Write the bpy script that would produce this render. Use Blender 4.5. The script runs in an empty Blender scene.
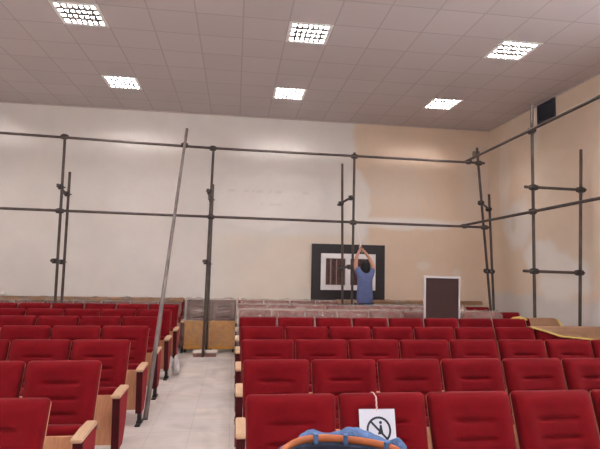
import bpy, bmesh, math, random
from mathutils import Vector, Matrix, noise
random.seed(7)
S = bpy.context.scene
COL = S.collection
H = 1.72                     # camera height; floor is z = 0
# ---------------------------------------------------------------- camera
f_px, pitch, yaw, roll = 484.56, 0.08282, 0.1316, 0.02061
cd = bpy.data.cameras.new('camera'); cam = bpy.data.objects.new('camera', cd); COL.objects.link(cam)
cd.sensor_width = 36.0; cd.lens = f_px / 600 * 36.0; cd.clip_start = 0.05; cd.clip_end = 100
F = Vector((math.sin(yaw)*math.cos(pitch), math.cos(yaw)*math.cos(pitch), math.sin(pitch)))
R0 = Vector((math.cos(yaw), -math.sin(yaw), 0)); U0 = R0.cross(F)
R = R0*math.cos(roll) + U0*math.sin(roll); U = U0*math.cos(roll) - R0*math.sin(roll)
m = Matrix(((R.x, U.x, -F.x, 0), (R.y, U.y, -F.y, 0), (R.z, U.z, -F.z, H), (0, 0, 0, 1)))
cam.matrix_world = m
S.camera = cam
# ---------------------------------------------------------------- world, exposure
w = bpy.data.worlds.new('world'); S.world = w; w.use_nodes = True
w.node_tree.nodes['Background'].inputs[0].default_value = (0.8, 0.85, 1, 1)
w.node_tree.nodes['Background'].inputs[1].default_value = 0.02
S.view_settings.view_transform = 'Standard'; S.view_settings.look = 'None'
S.view_settings.exposure = 1.18; S.view_settings.gamma = 1.0; S.view_settings.use_curve_mapping = False
try:
    S.cycles.use_denoising = True
    S.cycles.max_bounces = 8; S.cycles.diffuse_bounces = 5; S.cycles.transparent_max_bounces = 12
    S.cycles.sample_clamp_indirect = 6
except Exception: pass
LAMP = 175.0                  # strength of the fluorescent tubes
TUBE_COL = (1.0, 0.955, 0.95)

# ---------------------------------------------------------------- helpers
def srgb(r, g, b):
    c = []
    for v in (r, g, b):
        v /= 255.0
        c.append(v/12.92 if v <= 0.04045 else ((v+0.055)/1.055)**2.4)
    return (c[0], c[1], c[2], 1)
MATS = {}
def mat(name, col, rough=0.6, spec=0.5, metal=0.0, var=0.08, scale=8.0, bump=0.0, bscale=60.0, sheen=0.0):
    if name in MATS: return MATS[name]
    M = bpy.data.materials.new(name); M.use_nodes = True; nt = M.node_tree; N = nt.nodes; L = nt.links
    b = N['Principled BSDF']
    b.inputs['Roughness'].default_value = rough; b.inputs['Metallic'].default_value = metal
    b.inputs['Specular IOR Level'].default_value = spec
    if sheen: b.inputs['Sheen Weight'].default_value = sheen; b.inputs['Sheen Roughness'].default_value = 0.4
    tc = N.new('ShaderNodeTexCoord'); nz = N.new('ShaderNodeTexNoise'); nz.inputs['Scale'].default_value = scale
    nz.inputs['Detail'].default_value = 4
    L.new(tc.outputs['Object'], nz.inputs['Vector'])
    cr = N.new('ShaderNodeValToRGB')
    lo = tuple(max(0, c*(1-var)) for c in col[:3]) + (1,); hi = tuple(min(1, c*(1+var)) for c in col[:3]) + (1,)
    cr.color_ramp.elements[0].position = 0.3; cr.color_ramp.elements[0].color = lo
    cr.color_ramp.elements[1].position = 0.7; cr.color_ramp.elements[1].color = hi
    L.new(nz.outputs['Fac'], cr.inputs['Fac']); L.new(cr.outputs['Color'], b.inputs['Base Color'])
    if bump:
        n2 = N.new('ShaderNodeTexNoise'); n2.inputs['Scale'].default_value = bscale; n2.inputs['Detail'].default_value = 3
        L.new(tc.outputs['Object'], n2.inputs['Vector'])
        bp = N.new('ShaderNodeBump'); bp.inputs['Strength'].default_value = bump; bp.inputs['Distance'].default_value = 0.01
        L.new(n2.outputs['Fac'], bp.inputs['Height']); L.new(bp.outputs['Normal'], b.inputs['Normal'])
    MATS[name] = M
    return M
def wood_mat(name, col, rough=0.45, stretch=(1, 1, 12)):
    M = mat(name, col, rough, 0.4, var=0.0); nt = M.node_tree; N = nt.nodes; L = nt.links
    wv = N.new('ShaderNodeTexNoise'); wv.inputs['Scale'].default_value = 14; wv.inputs['Detail'].default_value = 5
    mp = N.new('ShaderNodeMapping'); mp.inputs['Scale'].default_value = (6/stretch[0], 6/stretch[1], 6/stretch[2])
    tc = [n for n in N if n.type == 'TEX_COORD'][0]
    L.new(tc.outputs['Object'], mp.inputs['Vector']); L.new(mp.outputs['Vector'], wv.inputs['Vector'])
    cr = [n for n in N if n.type == 'VALTORGB'][0]
    cr.color_ramp.elements[0].color = tuple(c*0.86 for c in col[:3]) + (1,)
    cr.color_ramp.elements[1].color = tuple(min(1, c*1.1) for c in col[:3]) + (1,)
    L.new(wv.outputs['Fac'], cr.inputs['Fac'])
    return M
def emis(name, col, st):
    M = bpy.data.materials.new(name); M.use_nodes = True; N = M.node_tree.nodes
    b = N['Principled BSDF']; b.inputs['Base Color'].default_value = (0.9, 0.9, 0.9, 1)
    b.inputs['Emission Color'].default_value = (*col, 1); b.inputs['Emission Strength'].default_value = st
    return M
def mesh_of(bm, smooth=False, name='mesh'):
    bmesh.ops.recalc_face_normals(bm, faces=bm.faces[:])
    me = bpy.data.meshes.new(name); bm.to_mesh(me); bm.free()
    if smooth:
        for p in me.polygons: p.use_smooth = True
    return me
def obj(name, me, material, parent=None, loc=None, smooth=False):
    if isinstance(me, bmesh.types.BMesh): me = mesh_of(me, smooth, name)
    if not me.materials: me.materials.append(material)
    o = bpy.data.objects.new(name, me); COL.objects.link(o)
    if parent: o.parent = parent
    if loc: o.location = loc
    return o
def tag(o, label, cat, group=None, kind=None):
    o['label'] = label; o['category'] = cat
    if group: o['group'] = group
    if kind: o['kind'] = kind
    return o
def empty(name, loc=(0, 0, 0), rz=0.0):
    o = bpy.data.objects.new(name, None); COL.objects.link(o); o.location = loc; o.rotation_euler = (0, 0, rz)
    o.empty_display_size = 0.1
    return o
def struct(name, bm, m):
    o = obj(name, bm, m); o['kind'] = 'structure'; return o
def copy_tree(o, parent=None):
    c = o.copy(); COL.objects.link(c); c.parent = parent
    for ch in list(o.children): copy_tree(ch, c)
    return c
def box(bm, x0, x1, y0, y1, z0, z1, bevel=0.0, seg=2, mtx=None):
    vs = [bm.verts.new(v) for v in ((x0,y0,z0),(x1,y0,z0),(x1,y1,z0),(x0,y1,z0),(x0,y0,z1),(x1,y0,z1),(x1,y1,z1),(x0,y1,z1))]
    fs = [bm.faces.new([vs[i] for i in q]) for q in ((0,3,2,1),(4,5,6,7),(0,1,5,4),(1,2,6,5),(2,3,7,6),(3,0,4,7))]
    if bevel:
        es = list({e for f in fs for e in f.edges})
        r = bmesh.ops.bevel(bm, geom=es, offset=bevel, segments=seg, affect='EDGES', profile=0.5)
        vs = list({v for f in r['faces'] for v in f.verts} | {v for v in vs if v.is_valid})
    if mtx is not None: bmesh.ops.transform(bm, matrix=mtx, verts=vs)
    return vs
def tube(bm, a, b, r, seg=10, r2=None, cap=True):
    a, b = Vector(a), Vector(b); d = b-a
    q = d.to_track_quat('Z', 'Y'); r2 = r if r2 is None else r2
    A = [bm.verts.new(a + q @ Vector((r*math.cos(t), r*math.sin(t), 0))) for t in [2*math.pi*i/seg for i in range(seg)]]
    B = [bm.verts.new(b + q @ Vector((r2*math.cos(t), r2*math.sin(t), 0))) for t in [2*math.pi*i/seg for i in range(seg)]]
    for i in range(seg): bm.faces.new((A[i], A[(i+1) % seg], B[(i+1) % seg], B[i]))
    if cap: bm.faces.new(A[::-1]); bm.faces.new(B)
def prism(bm, pts, y0, y1, plane='xz'):
    """closed outline extruded along the third axis"""
    def P(p, t): return (p[0], t, p[1]) if plane == 'xz' else ((p[0], p[1], t) if plane == 'xy' else (t, p[0], p[1]))
    A = [bm.verts.new(P(p, y0)) for p in pts]; B = [bm.verts.new(P(p, y1)) for p in pts]; n = len(pts)
    for i in range(n): bm.faces.new((A[i], A[(i+1) % n], B[(i+1) % n], B[i]))
    bm.faces.new(A[::-1]); bm.faces.new(B)
def polytube(bm, pts, r, seg=8):
    rings = []
    for i, p in enumerate(pts):
        p = Vector(p); a = Vector(pts[max(0, i-1)]); b = Vector(pts[min(len(pts)-1, i+1)])
        q = (b-a).to_track_quat('Z', 'Y'); rr = r[i] if isinstance(r, (list, tuple)) else r
        rings.append([bm.verts.new(p + q @ Vector((rr*math.cos(2*math.pi*k/seg), rr*math.sin(2*math.pi*k/seg), 0))) for k in range(seg)])
    for A, B in zip(rings, rings[1:]):
        for k in range(seg): bm.faces.new((A[k], A[(k+1) % seg], B[(k+1) % seg], B[k]))
    bm.faces.new(rings[0][::-1]); bm.faces.new(rings[-1])

# ---------------------------------------------------------------- materials
RED = mat('red_velour', srgb(103, 9, 17), 0.9, 0.1, var=0.10, scale=14, bump=0.25, bscale=220, sheen=0.06)
RED_SIDE = mat('red_side_fabric', srgb(138, 20, 32), 0.85, 0.12, var=0.06, scale=10, sheen=0.05)
MAROON = mat('maroon_fabric', srgb(72, 12, 20), 0.75, 0.25, var=0.1)
WOOD = wood_mat('beech_veneer', srgb(206, 152, 116), 0.42)
WOOD_PAD = wood_mat('beech_armrest', srgb(200, 166, 134), 0.35, (1, 12, 1))
ORANGE = wood_mat('amber_veneer', srgb(222, 160, 66), 0.35, (12, 1, 1))
BLACK = mat('black_steel', srgb(48, 44, 46), 0.45, 0.5, 0.3)
STEEL = mat('scaffold_steel', srgb(84, 73, 68), 0.5, 0.5, 0.35, var=0.35, scale=5)
STEEL_OLD = mat('weathered_scaffold_steel', srgb(116, 105, 101), 0.55, 0.5, 0.3, var=0.3, scale=5)
CLAMP = mat('coupler_steel', srgb(58, 50, 48), 0.55, 0.5, 0.4, var=0.3, scale=20)
WHITE = mat('white_enamel', srgb(232, 230, 228), 0.4, 0.5, var=0.02)
CARD = mat('brown_cardboard', srgb(182, 142, 112), 0.75, 0.25, var=0.08, scale=5)

# ---------------------------------------------------------------- room shell
XL, XR, YF, YB, HC = -7.0, 5.71, -5.0, 10.3, 4.896
def floor_material():
    M = bpy.data.materials.new('marble_floor_tiles'); M.use_nodes = True; N = M.node_tree.nodes; L = M.node_tree.links
    b = N['Principled BSDF']; tc = N.new('ShaderNodeTexCoord')
    br = N.new('ShaderNodeTexBrick'); br.offset = 0.0; br.inputs['Scale'].default_value = 1.0
    br.inputs['Brick Width'].default_value = 0.40; br.inputs['Row Height'].default_value = 0.40
    br.inputs['Mortar Size'].default_value = 0.004; br.inputs['Mortar Smooth'].default_value = 0.4
    br.inputs['Color1'].default_value = srgb(214, 207, 203); br.inputs['Color2'].default_value = srgb(224, 214, 206)
    br.inputs['Mortar'].default_value = srgb(196, 188, 183)
    nz = N.new('ShaderNodeTexNoise'); nz.inputs['Scale'].default_value = 2.2; nz.inputs['Detail'].default_value = 7; nz.inputs['Distortion'].default_value = 0.8
    cr = N.new('ShaderNodeValToRGB'); cr.color_ramp.elements[0].position = 0.32; cr.color_ramp.elements[0].color = (0.74, 0.73, 0.73, 1)
    cr.color_ramp.elements[1].position = 0.62; cr.color_ramp.elements[1].color = (1.0, 1.0, 1.0, 1)
    mx = N.new('ShaderNodeMix'); mx.data_type = 'RGBA'; mx.blend_type = 'MULTIPLY'; mx.inputs[0].default_value = 1.0
    L.new(tc.outputs['Object'], br.inputs['Vector']); L.new(tc.outputs['Object'], nz.inputs['Vector'])
    L.new(nz.outputs['Fac'], cr.inputs['Fac']); L.new(br.outputs['Color'], mx.inputs[6]); L.new(cr.outputs['Color'], mx.inputs[7])
    L.new(mx.outputs[2], b.inputs['Base Color']); b.inputs['Roughness'].default_value = 0.42; b.inputs['Specular IOR Level'].default_value = 0.35
    return M
bm = bmesh.new(); box(bm, XL, XR, YF, YB, -0.1, 0.0); struct('floor', bm, floor_material())

def wall_color(X, Z, which):
    """plaster, primer, old paint and a painted-in pole shadow as they are spread over the two far walls (linear rgb)"""
    n1 = noise.noise(Vector((X*0.9, Z*0.9, 3.1))); n2 = noise.noise(Vector((X*3.1, Z*3.1, 8.7))); n3 = noise.noise(Vector((X*8, Z*8, 1.7)))
    def sm(a, b, v):
        t = max(0.0, min(1.0, (v-a)/(b-a))); return t*t*(3-2*t)
    primer = Vector(srgb(226, 220, 214)[:3]); tan = Vector(srgb(225, 202, 180)[:3]); white = Vector(srgb(235, 228, 221)[:3]); grey = Vector(srgb(212, 209, 206)[:3])
    cream = Vector(srgb(227, 211, 192)[:3])
    def blob(cx, cz, rx, rz, soft=0.35):
        d = math.hypot((X-cx)/rx, (Z-cz)/rz) + 0.30*n2 + 0.12*n3
        return 1 - sm(1-soft, 1+soft, d)
    if which == 'back':
        edge = 2.53 if Z > 3.55 else 2.53 + 0.32*sm(3.55, 2.6, Z)
        t = sm(-0.05, 0.07, X-edge-0.05*n2-0.02*n3)
        c = primer.lerp(tan, t)
        # warm cream zone under the lower rail, fading to the left of the window
        c = c.lerp(cream, 0.75*(1-t)*sm(2.45, 2.25, Z+0.05*n2)*sm(-1.2, 0.9, X+0.4*n1))
        c = c.lerp(primer, 0.5*sm(-0.15, -0.6, X)*sm(0.1, 0.4, n1))
        c = c.lerp(grey, 0.35*sm(0.0, 0.5, n1)*(1-t))
        # skim-coat patches
        c = c.lerp(white, 0.75*blob(0.75, 3.1, 1.15, 0.62, 0.12))
        c = c.lerp(white, 0.8*blob(-2.2, 3.2, 1.0, 0.75, 0.2)*0.6)
        c = c.lerp(white, 0.45*blob(-1.3, 4.3, 0.25, 0.8, 0.15))
        c = c.lerp(white, 0.9*blob(2.62, 3.0, 0.28, 0.75, 0.12))
        c = c.lerp(white, 0.95*blob(3.6, 2.68, 1.5, 0.13, 0.3))
        c = c.lerp(white, 0.30*blob(3.5, 3.35, 0.8, 0.5, 0.8))
        c = c.lerp(white, 0.45*blob(4.15, 1.75, 0.16, 0.09, 0.3)); c = c.lerp(white, 0.4*blob(4.9, 1.6, 0.1, 0.08, 0.3))
        c = c.lerp(white, 0.45*blob(5.4, 3.6, 0.35, 0.9, 0.6))
        # trowel scratches
        if abs(Z-3.28-0.02*n2) < 0.02 and -0.2 < X < 1.6 and n3 > -0.1: c = c*0.88
        if abs(Z-2.98-0.02*n2) < 0.015 and 0.2 < X < 1.3 and n3 > 0.0: c = c*0.9
    elif which == 'side':                     # X is the depth coordinate here
        c = tan.lerp(cream, 0.5+0.5*n1)
        c = c.lerp(grey, 0.85*sm(1.32, 1.12, Z+0.06*n2))
        c = c.lerp(white, 0.9*blob(9.2, 2.6, 0.5, 0.5, 0.25)); c = c.lerp(white, 0.95*blob(8.5, 1.95, 0.55, 0.35, 0.2))
        c = c.lerp(white, 0.95*blob(7.9, 1.6, 0.7, 0.42, 0.25)); c = c.lerp(white, 0.5*blob(9.7, 3.6, 0.2, 0.9, 0.3))
        c = c.lerp(white, 0.6*blob(8.55, 4.4, 0.12, 0.6, 0.2))
        c = c.lerp(tan*0.75, 0.35*blob(9.35, 2.65, 0.07, 0.2, 0.4))
        if blob(6.85, 3.2, 0.02, 0.55, 0.2) > 0.5: c = c*0.8  # thin upright shadow of the scaffold pole, painted into the wall colour
    else:
        c = primer.lerp(cream, 0.5+0.5*n1)
    c = c*(1 + 0.03*n2 + 0.02*n3)
    return (c[0], c[1], c[2], 1)
def plaster_material(name):
    M = bpy.data.materials.new(name); M.use_nodes = True; N = M.node_tree.nodes; L = M.node_tree.links
    b = N['Principled BSDF']; at = N.new('ShaderNodeAttribute'); at.attribute_name = 'paint'
    L.new(at.outputs['Color'], b.inputs['Base Color']); b.inputs['Roughness'].default_value = 0.75; b.inputs['Specular IOR Level'].default_value = 0.25
    tc = N.new('ShaderNodeTexCoord'); n2 = N.new('ShaderNodeTexNoise'); n2.inputs['Scale'].default_value = 9; n2.inputs['Detail'].default_value = 5
    L.new(tc.outputs['Object'], n2.inputs['Vector']); bp = N.new('ShaderNodeBump'); bp.inputs['Strength'].default_value = 0.12; bp.inputs['Distance'].default_value = 0.02
    L.new(n2.outputs['Fac'], bp.inputs['Height']); L.new(bp.outputs['Normal'], b.inputs['Normal'])
    return M
def wall(name, axis, const, a0, a1, which, step=0.06):
    """inner face is a fine grid carrying the plaster colours, outer face 0.15 m behind it"""
    na = int((a1-a0)/step); nz = int(HC/step)
    bm = bmesh.new(); out = 0.15 if (axis == 'y' and const > 0) or (axis == 'x' and const > 0) else -0.15
    def P(a, z, o=0.0): return (a, const+o, z) if axis == 'y' else (const+o, a, z)
    g = [[bm.verts.new(P(a0+(a1-a0)*i/na, HC*j/nz)) for j in range(nz+1)] for i in range(na+1)]
    for i in range(na):
        for j in range(nz): bm.faces.new((g[i][j], g[i+1][j], g[i+1][j+1], g[i][j+1]))
    c = [bm.verts.new(P(a, z, out)) for a, z in ((a0, 0), (a1, 0), (a1, HC), (a0, HC))]
    bm.faces.new(c)
    bm.faces.new([g[i][0] for i in range(na+1)] + [c[1], c[0]]); bm.faces.new([g[i][nz] for i in range(na+1)] + [c[2], c[3]])
    bm.faces.new([g[0][j] for j in range(nz+1)] + [c[3], c[0]]); bm.faces.new([g[na][j] for j in range(nz+1)] + [c[2], c[1]])
    me = mesh_of(bm, False, name)
    att = me.color_attributes.new('paint', 'FLOAT_COLOR', 'POINT')
    for i, v in enumerate(me.vertices):
        att.data[i].color = wall_color(v.co.x if axis == 'y' else v.co.y, v.co.z, which)
    o = obj(name, me, MATS.setdefault('plaster', plaster_material('patched_plaster'))); o['kind'] = 'structure'
    return o
wall('wall_back', 'y', YB, XL, XR, 'back', 0.045)
wall('wall_right', 'x', XR, YF, YB, 'side', 0.06)
wall('wall_left', 'x', XL, YF, YB, 'plain', 0.3)
wall('wall_front', 'y', YF, XL, XR, 'plain', 0.3)

# ceiling: lay-in tiles on a 0.6 m grid, open where a light sits
LX = [-5.09, -2.09, 0.91, 3.91]; LY = [8.77, 6.37, 3.97, 1.57, -0.83, -3.23]
def ceiling_material():
    M = bpy.data.materials.new('ceiling_tiles'); M.use_nodes = True; N = M.node_tree.nodes; L = M.node_tree.links
    b = N['Principled BSDF']; tc = N.new('ShaderNodeTexCoord'); mp = N.new('ShaderNodeMapping')
    mp.inputs['Location'].default_value = (2.39, -8.47, 0)
    br = N.new('ShaderNodeTexBrick'); br.offset = 0.0; br.inputs['Scale'].default_value = 1.0
    br.inputs['Brick Width'].default_value = 0.6; br.inputs['Row Height'].default_value = 0.6
    br.inputs['Mortar Size'].default_value = 0.011; br.inputs['Mortar Smooth'].default_value = 0.1
    br.inputs['Color1'].default_value = srgb(192, 182, 182); br.inputs['Color2'].default_value = srgb(197, 187, 187)
    br.inputs['Mortar'].default_value = srgb(176, 166, 166)
    L.new(tc.outputs['Object'], mp.inputs['Vector']); L.new(mp.outputs['Vector'], br.inputs['Vector'])
    vo = N.new('ShaderNodeTexVoronoi'); vo.inputs['Scale'].default_value = 42; vo.inputs['Randomness'].default_value = 0.0
    L.new(tc.outputs['Object'], vo.inputs['Vector'])
    cr = N.new('ShaderNodeValToRGB'); cr.color_ramp.elements[0].position = 0.16; cr.color_ramp.elements[0].color = (0.8, 0.8, 0.8, 1)
    cr.color_ramp.elements[1].position = 0.24; cr.color_ramp.elements[1].color = (1, 1, 1, 1)
    L.new(vo.outputs['Distance'], cr.inputs['Fac'])
    mx = N.new('ShaderNodeMix'); mx.data_type = 'RGBA'; mx.blend_type = 'MULTIPLY'; mx.inputs[0].default_value = 1.0
    L.new(br.outputs['Color'], mx.inputs[6]); L.new(cr.outputs['Color'], mx.inputs[7])
    L.new(mx.outputs[2], b.inputs['Base Color']); b.inputs['Roughness'].default_value = 0.7; b.inputs['Specular IOR Level'].default_value = 0.3
    return M
bm = bmesh.new()
xs = sorted({XL, XR} | {x+s*0.295 for x in LX for s in (-1, 1)}); ys = sorted({YF, YB} | {y+s*0.295 for y in LY for s in (-1, 1)})
vg = {}
def cv(x, y):
    if (x, y) not in vg: vg[(x, y)] = bm.verts.new((x, y, HC))
    return vg[(x, y)]
for a, b_ in zip(xs, xs[1:]):
    for c, d in zip(ys, ys[1:]):
        if any(abs((a+b_)/2-x) < 0.01 and b_-a < 0.6 for x in LX) and any(abs((c+d)/2-y) < 0.01 and d-c < 0.6 for y in LY): continue
        bm.faces.new((cv(a, c), cv(a, d), cv(b_, d), cv(b_, c)))
box(bm, XL, XR, YF, YB, HC+0.25, HC+0.4)
cm_ = mesh_of(bm, False, 'ceiling')
o = obj('ceiling', cm_, ceiling_material()); o['kind'] = 'structure'
bm = bmesh.new(); prism(bm, [(XL, HC-0.03), (XR, HC-0.03), (XR, HC-0.001), (XL, HC-0.001)], YB-0.02, YB-0.001)
struct('trim_1', bm, mat('edge_angle', srgb(190, 176, 170), 0.6))
bm = bmesh.new(); box(bm, XR-0.02, XR-0.001, YF, YB-0.02, HC-0.03, HC-0.001); struct('trim_2', bm, MATS['edge_angle'])

# unseen windows added to both side walls; glowing panes lift walls and ceiling
GLOW_PANE = emis('added_window_glow', (0.86, 0.93, 1.0), 5.0)
FRM = mat('window_paint', srgb(214, 208, 204), 0.5)
wi = 2
for xw, sg, ylist in ((XR, -1, (-3.6, -1.2, 1.2, 3.6)), (XL, 1, (-3.6, -1.2, 1.2))):
    for yc in ylist:
        wn_ = empty('window_%d' % wi, (xw, yc, 2.3)); wn_['kind'] = 'structure'; wi += 1
        bm = bmesh.new()
        for a in ((-0.8, 0.8, 0, 0.07), (-0.8, 0.8, 1.73, 1.8), (-0.8, -0.73, 0.07, 1.73), (0.73, 0.8, 0.07, 1.73), (-0.03, 0.03, 0.07, 1.73)):
            box(bm, min(0.001*sg, 0.07*sg), max(0.001*sg, 0.07*sg), a[0], a[1], a[2], a[3])
        obj('window_frame', bm, FRM, wn_)
        for a, c in ((-0.73, -0.03), (0.03, 0.73)):
            bm = bmesh.new(); box(bm, min(0.01*sg, 0.02*sg), max(0.01*sg, 0.02*sg), a, c, 0.07, 1.73); obj('pane', bm, GLOW_PANE, wn_)

# ---------------------------------------------------------------- ceiling lights
TUBE = emis('fluorescent_tube', TUBE_COL, LAMP)
TUBE_DIM = emis('dim_fluorescent_tube', (1.0, 0.72, 0.5), LAMP*0.16)
LOUV = mat('grey_louvre', srgb(84, 76, 76), 0.5, 0.3, 0.0, var=0.01)
def light_meshes():
    h = bmesh.new()                               # housing: rim, four sides, top
    for a in ((-0.295, 0.295, -0.295, -0.245), (-0.295, 0.295, 0.245, 0.295), (-0.295, -0.245, -0.245, 0.245), (0.245, 0.295, -0.245, 0.245)):
        box(h, a[0], a[1], a[2], a[3], -0.006, 0.11)
    box(h, -0.295, 0.295, -0.295, 0.295, 0.11, 0.12)
    lv = bmesh.new()
    for i in range(1, 7): x = -0.245+0.49*i/7; box(lv, x-0.016, x+0.016, -0.245, 0.245, 0.0, 0.016)
    for j in range(1, 4): y = -0.245+0.49*j/4; box(lv, -0.245, 0.245, y-0.030, y+0.030, -0.001, 0.014)
    t = bmesh.new(); tube(t, (-0.24, 0, 0), (0.24, 0, 0), 0.016, 10)
    return mesh_of(h, False, 'housing'), mesh_of(lv, False, 'louvre'), mesh_of(t, True, 'tube')
hM, lM, tM = light_meshes(); tM2 = tM.copy(); tM2.name = 'dim_tube'
names = {(1, 0): 'square ceiling light, the one closest to the far wall, above the paired poles at far left',
         }
LAB = {(1, 0): 'square louvred ceiling light near far wall, above the slanting scaffold pole', (2, 0): 'small square louvred ceiling light near far wall, above the black window surround',
       (3, 0): 'square louvred ceiling light glaring white near far wall, above the framed brown board',
       (1, 1): 'square louvred ceiling light with one dim brownish tube, in the upper left corner',
       (2, 1): 'square louvred ceiling light at top centre, four bright cell rows', (3, 1): 'square louvred ceiling light glaring white, the one ahead of the dark wall vent'}
for i, x in enumerate(LX):
    for j, y in enumerate(LY):
        t = empty('ceiling_light', (x, y, HC))
        tag(t, LAB.get((i, j), 'square louvred ceiling light out over the front seats and stage'), 'ceiling light',
            'square ceiling lights' if (i, j) in LAB else 'square ceiling lights overhead and behind')
        obj('housing', hM, WHITE, t); obj('louvre', lM, LOUV, t)
        for k in range(4):
            dim = (i, j) == (1, 1) and k in (1,)
            obj('tube', tM2 if dim else tM, TUBE_DIM if dim else TUBE, t, (0, -0.184+0.1225*k, 0.065))

# ---------------------------------------------------------------- the folding seats
TOPZ, LEAN = 0.971, 0.155            # back top height, how far the foot of the back stands forward
BL = math.hypot(0.54, LEAN)
Dn = Vector((0, -LEAN, -0.54))/BL; Nm = Vector((0, -0.54, LEAN))/BL
O0 = Vector((0, 0.0, TOPZ))
def back_outline(hw, L_, r, n=6):
    pts = []
    for k in range(n+1):
        a = math.pi/2*k/n; pts.append((hw-r+r*math.sin(a), r-r*math.cos(a)))
    left = [(-x, s) for x, s in pts][::-1]
    return left + pts + [(hw*0.955, L_), (-hw*0.955, L_)]        # (x, distance down)
def make_cushion():
    hw, L_, T, r = 0.2605, 0.545, 0.062, 0.028
    nu, nv = 30, 74
    bm = bmesh.new(); F_, B_ = [], []
    for j in range(nv+1):
        q = j/nv; s = L_*(q - 0.06*math.sin(2*math.pi*q)/1.0*0.5)
        d = min(s, r); w = hw - r + math.sqrt(max(0, r*r-(r-d)**2)); w *= 1-0.045*s/L_
        w = max(w, hw-r)
        fr, br_ = [], []
        for i in range(nu+1):
            u = -math.cos(math.pi*i/nu); u = 0.55*u + 0.45*(-1+2*i/nu); x = w*u
            ev = max(0.0, 1-abs(2*s/L_-1)**7)**0.55; eu = max(0.0, 1-abs(u)**9)**0.5
            t = (T+0.006)*(0.12+0.88*eu*ev)
            ax = abs(x)                                   # bolsters: the middle panel lies a little lower
            inner = 1/(1+math.exp((ax-(0.170-0.06*s))/0.018)) * (1/(1+math.exp(-(s-0.085)/0.020)))
            t -= 0.017*inner
            for gs in (0.165, 0.272, 0.378, 0.478):
                g = math.exp(-((s-gs)/0.010)**2) + 0.35*math.exp(-((s-gs)/0.02)**2)
                gx = 1/(1+math.exp((ax-0.118)/0.009)); t -= 0.020*g*gx
            t += 0.004*math.sin(s*18)*0
            fr.append(bm.verts.new(O0 + Vector((x, 0, 0)) + Dn*s + Nm*(t+0.001)))
            br_.append(bm.verts.new(O0 + Vector((x, 0, 0)) + Dn*s + Nm*0.001))
        F_.append(fr); B_.append(br_)
    for j in range(nv):
        for i in range(nu):
            bm.faces.new((F_[j][i], F_[j][i+1], F_[j+1][i+1], F_[j+1][i]))
        bm.faces.new((F_[j][0], F_[j+1][0], B_[j+1][0], B_[j][0])); bm.faces.new((F_[j][nu], B_[j][nu], B_[j+1][nu], F_[j+1][nu]))
    for i in range(nu):
        bm.faces.new((F_[0][i], B_[0][i], B_[0][i+1], F_[0][i+1])); bm.faces.new((F_[nv][i], F_[nv][i+1], B_[nv][i+1], B_[nv][i]))
    bm.faces.new([B_[j][0] for j in range(nv+1)] + [B_[j][nu] for j in range(nv, -1, -1)])
    return mesh_of(bm, True, 'backrest')
def make_shell():
    bm = bmesh.new(); pts = back_outline(0.2598, 0.56, 0.03)
    A = [bm.verts.new(O0+Vector((x, 0, 0))+Dn*(s+0.004)+Nm*0.0) for x, s in pts]
    B = [bm.verts.new(O0+Vector((x, 0, 0))+Dn*(s+0.004)-Nm*0.009) for x, s in pts]; n = len(pts)
    for i in range(n): bm.faces.new((A[i], A[(i+1) % n], B[(i+1) % n], B[i]))
    bm.faces.new(A[::-1]); bm.faces.new(B)
    return mesh_of(bm, False, 'backrest_shell')
def soft_box(x0, x1, y0, y1, z0, z1, bev, name, seg=3, smooth=True, tilt=0.0):
    bm = bmesh.new(); M = Matrix.Translation((0, y0, z0)) @ Matrix.Rotation(tilt, 4, 'X') @ Matrix.Translation((0, -y0, -z0))
    box(bm, x0, x1, y0, y1, z0, z1, bev, seg, M); return mesh_of(bm, smooth, name)
ME = {
 'backrest': make_cushion(), 'backrest_shell': make_shell(),
 'seat_cushion': soft_box(-0.228, 0.228, -0.385, -0.29, 0.15, 0.605, 0.03, 'seat_cushion', 4, True, -0.09),
 'seat_panel': soft_box(-0.232, 0.232, -0.403, -0.387, 0.135, 0.548, 0.005, 'seat_panel', 2, False, -0.09),
}
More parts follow.
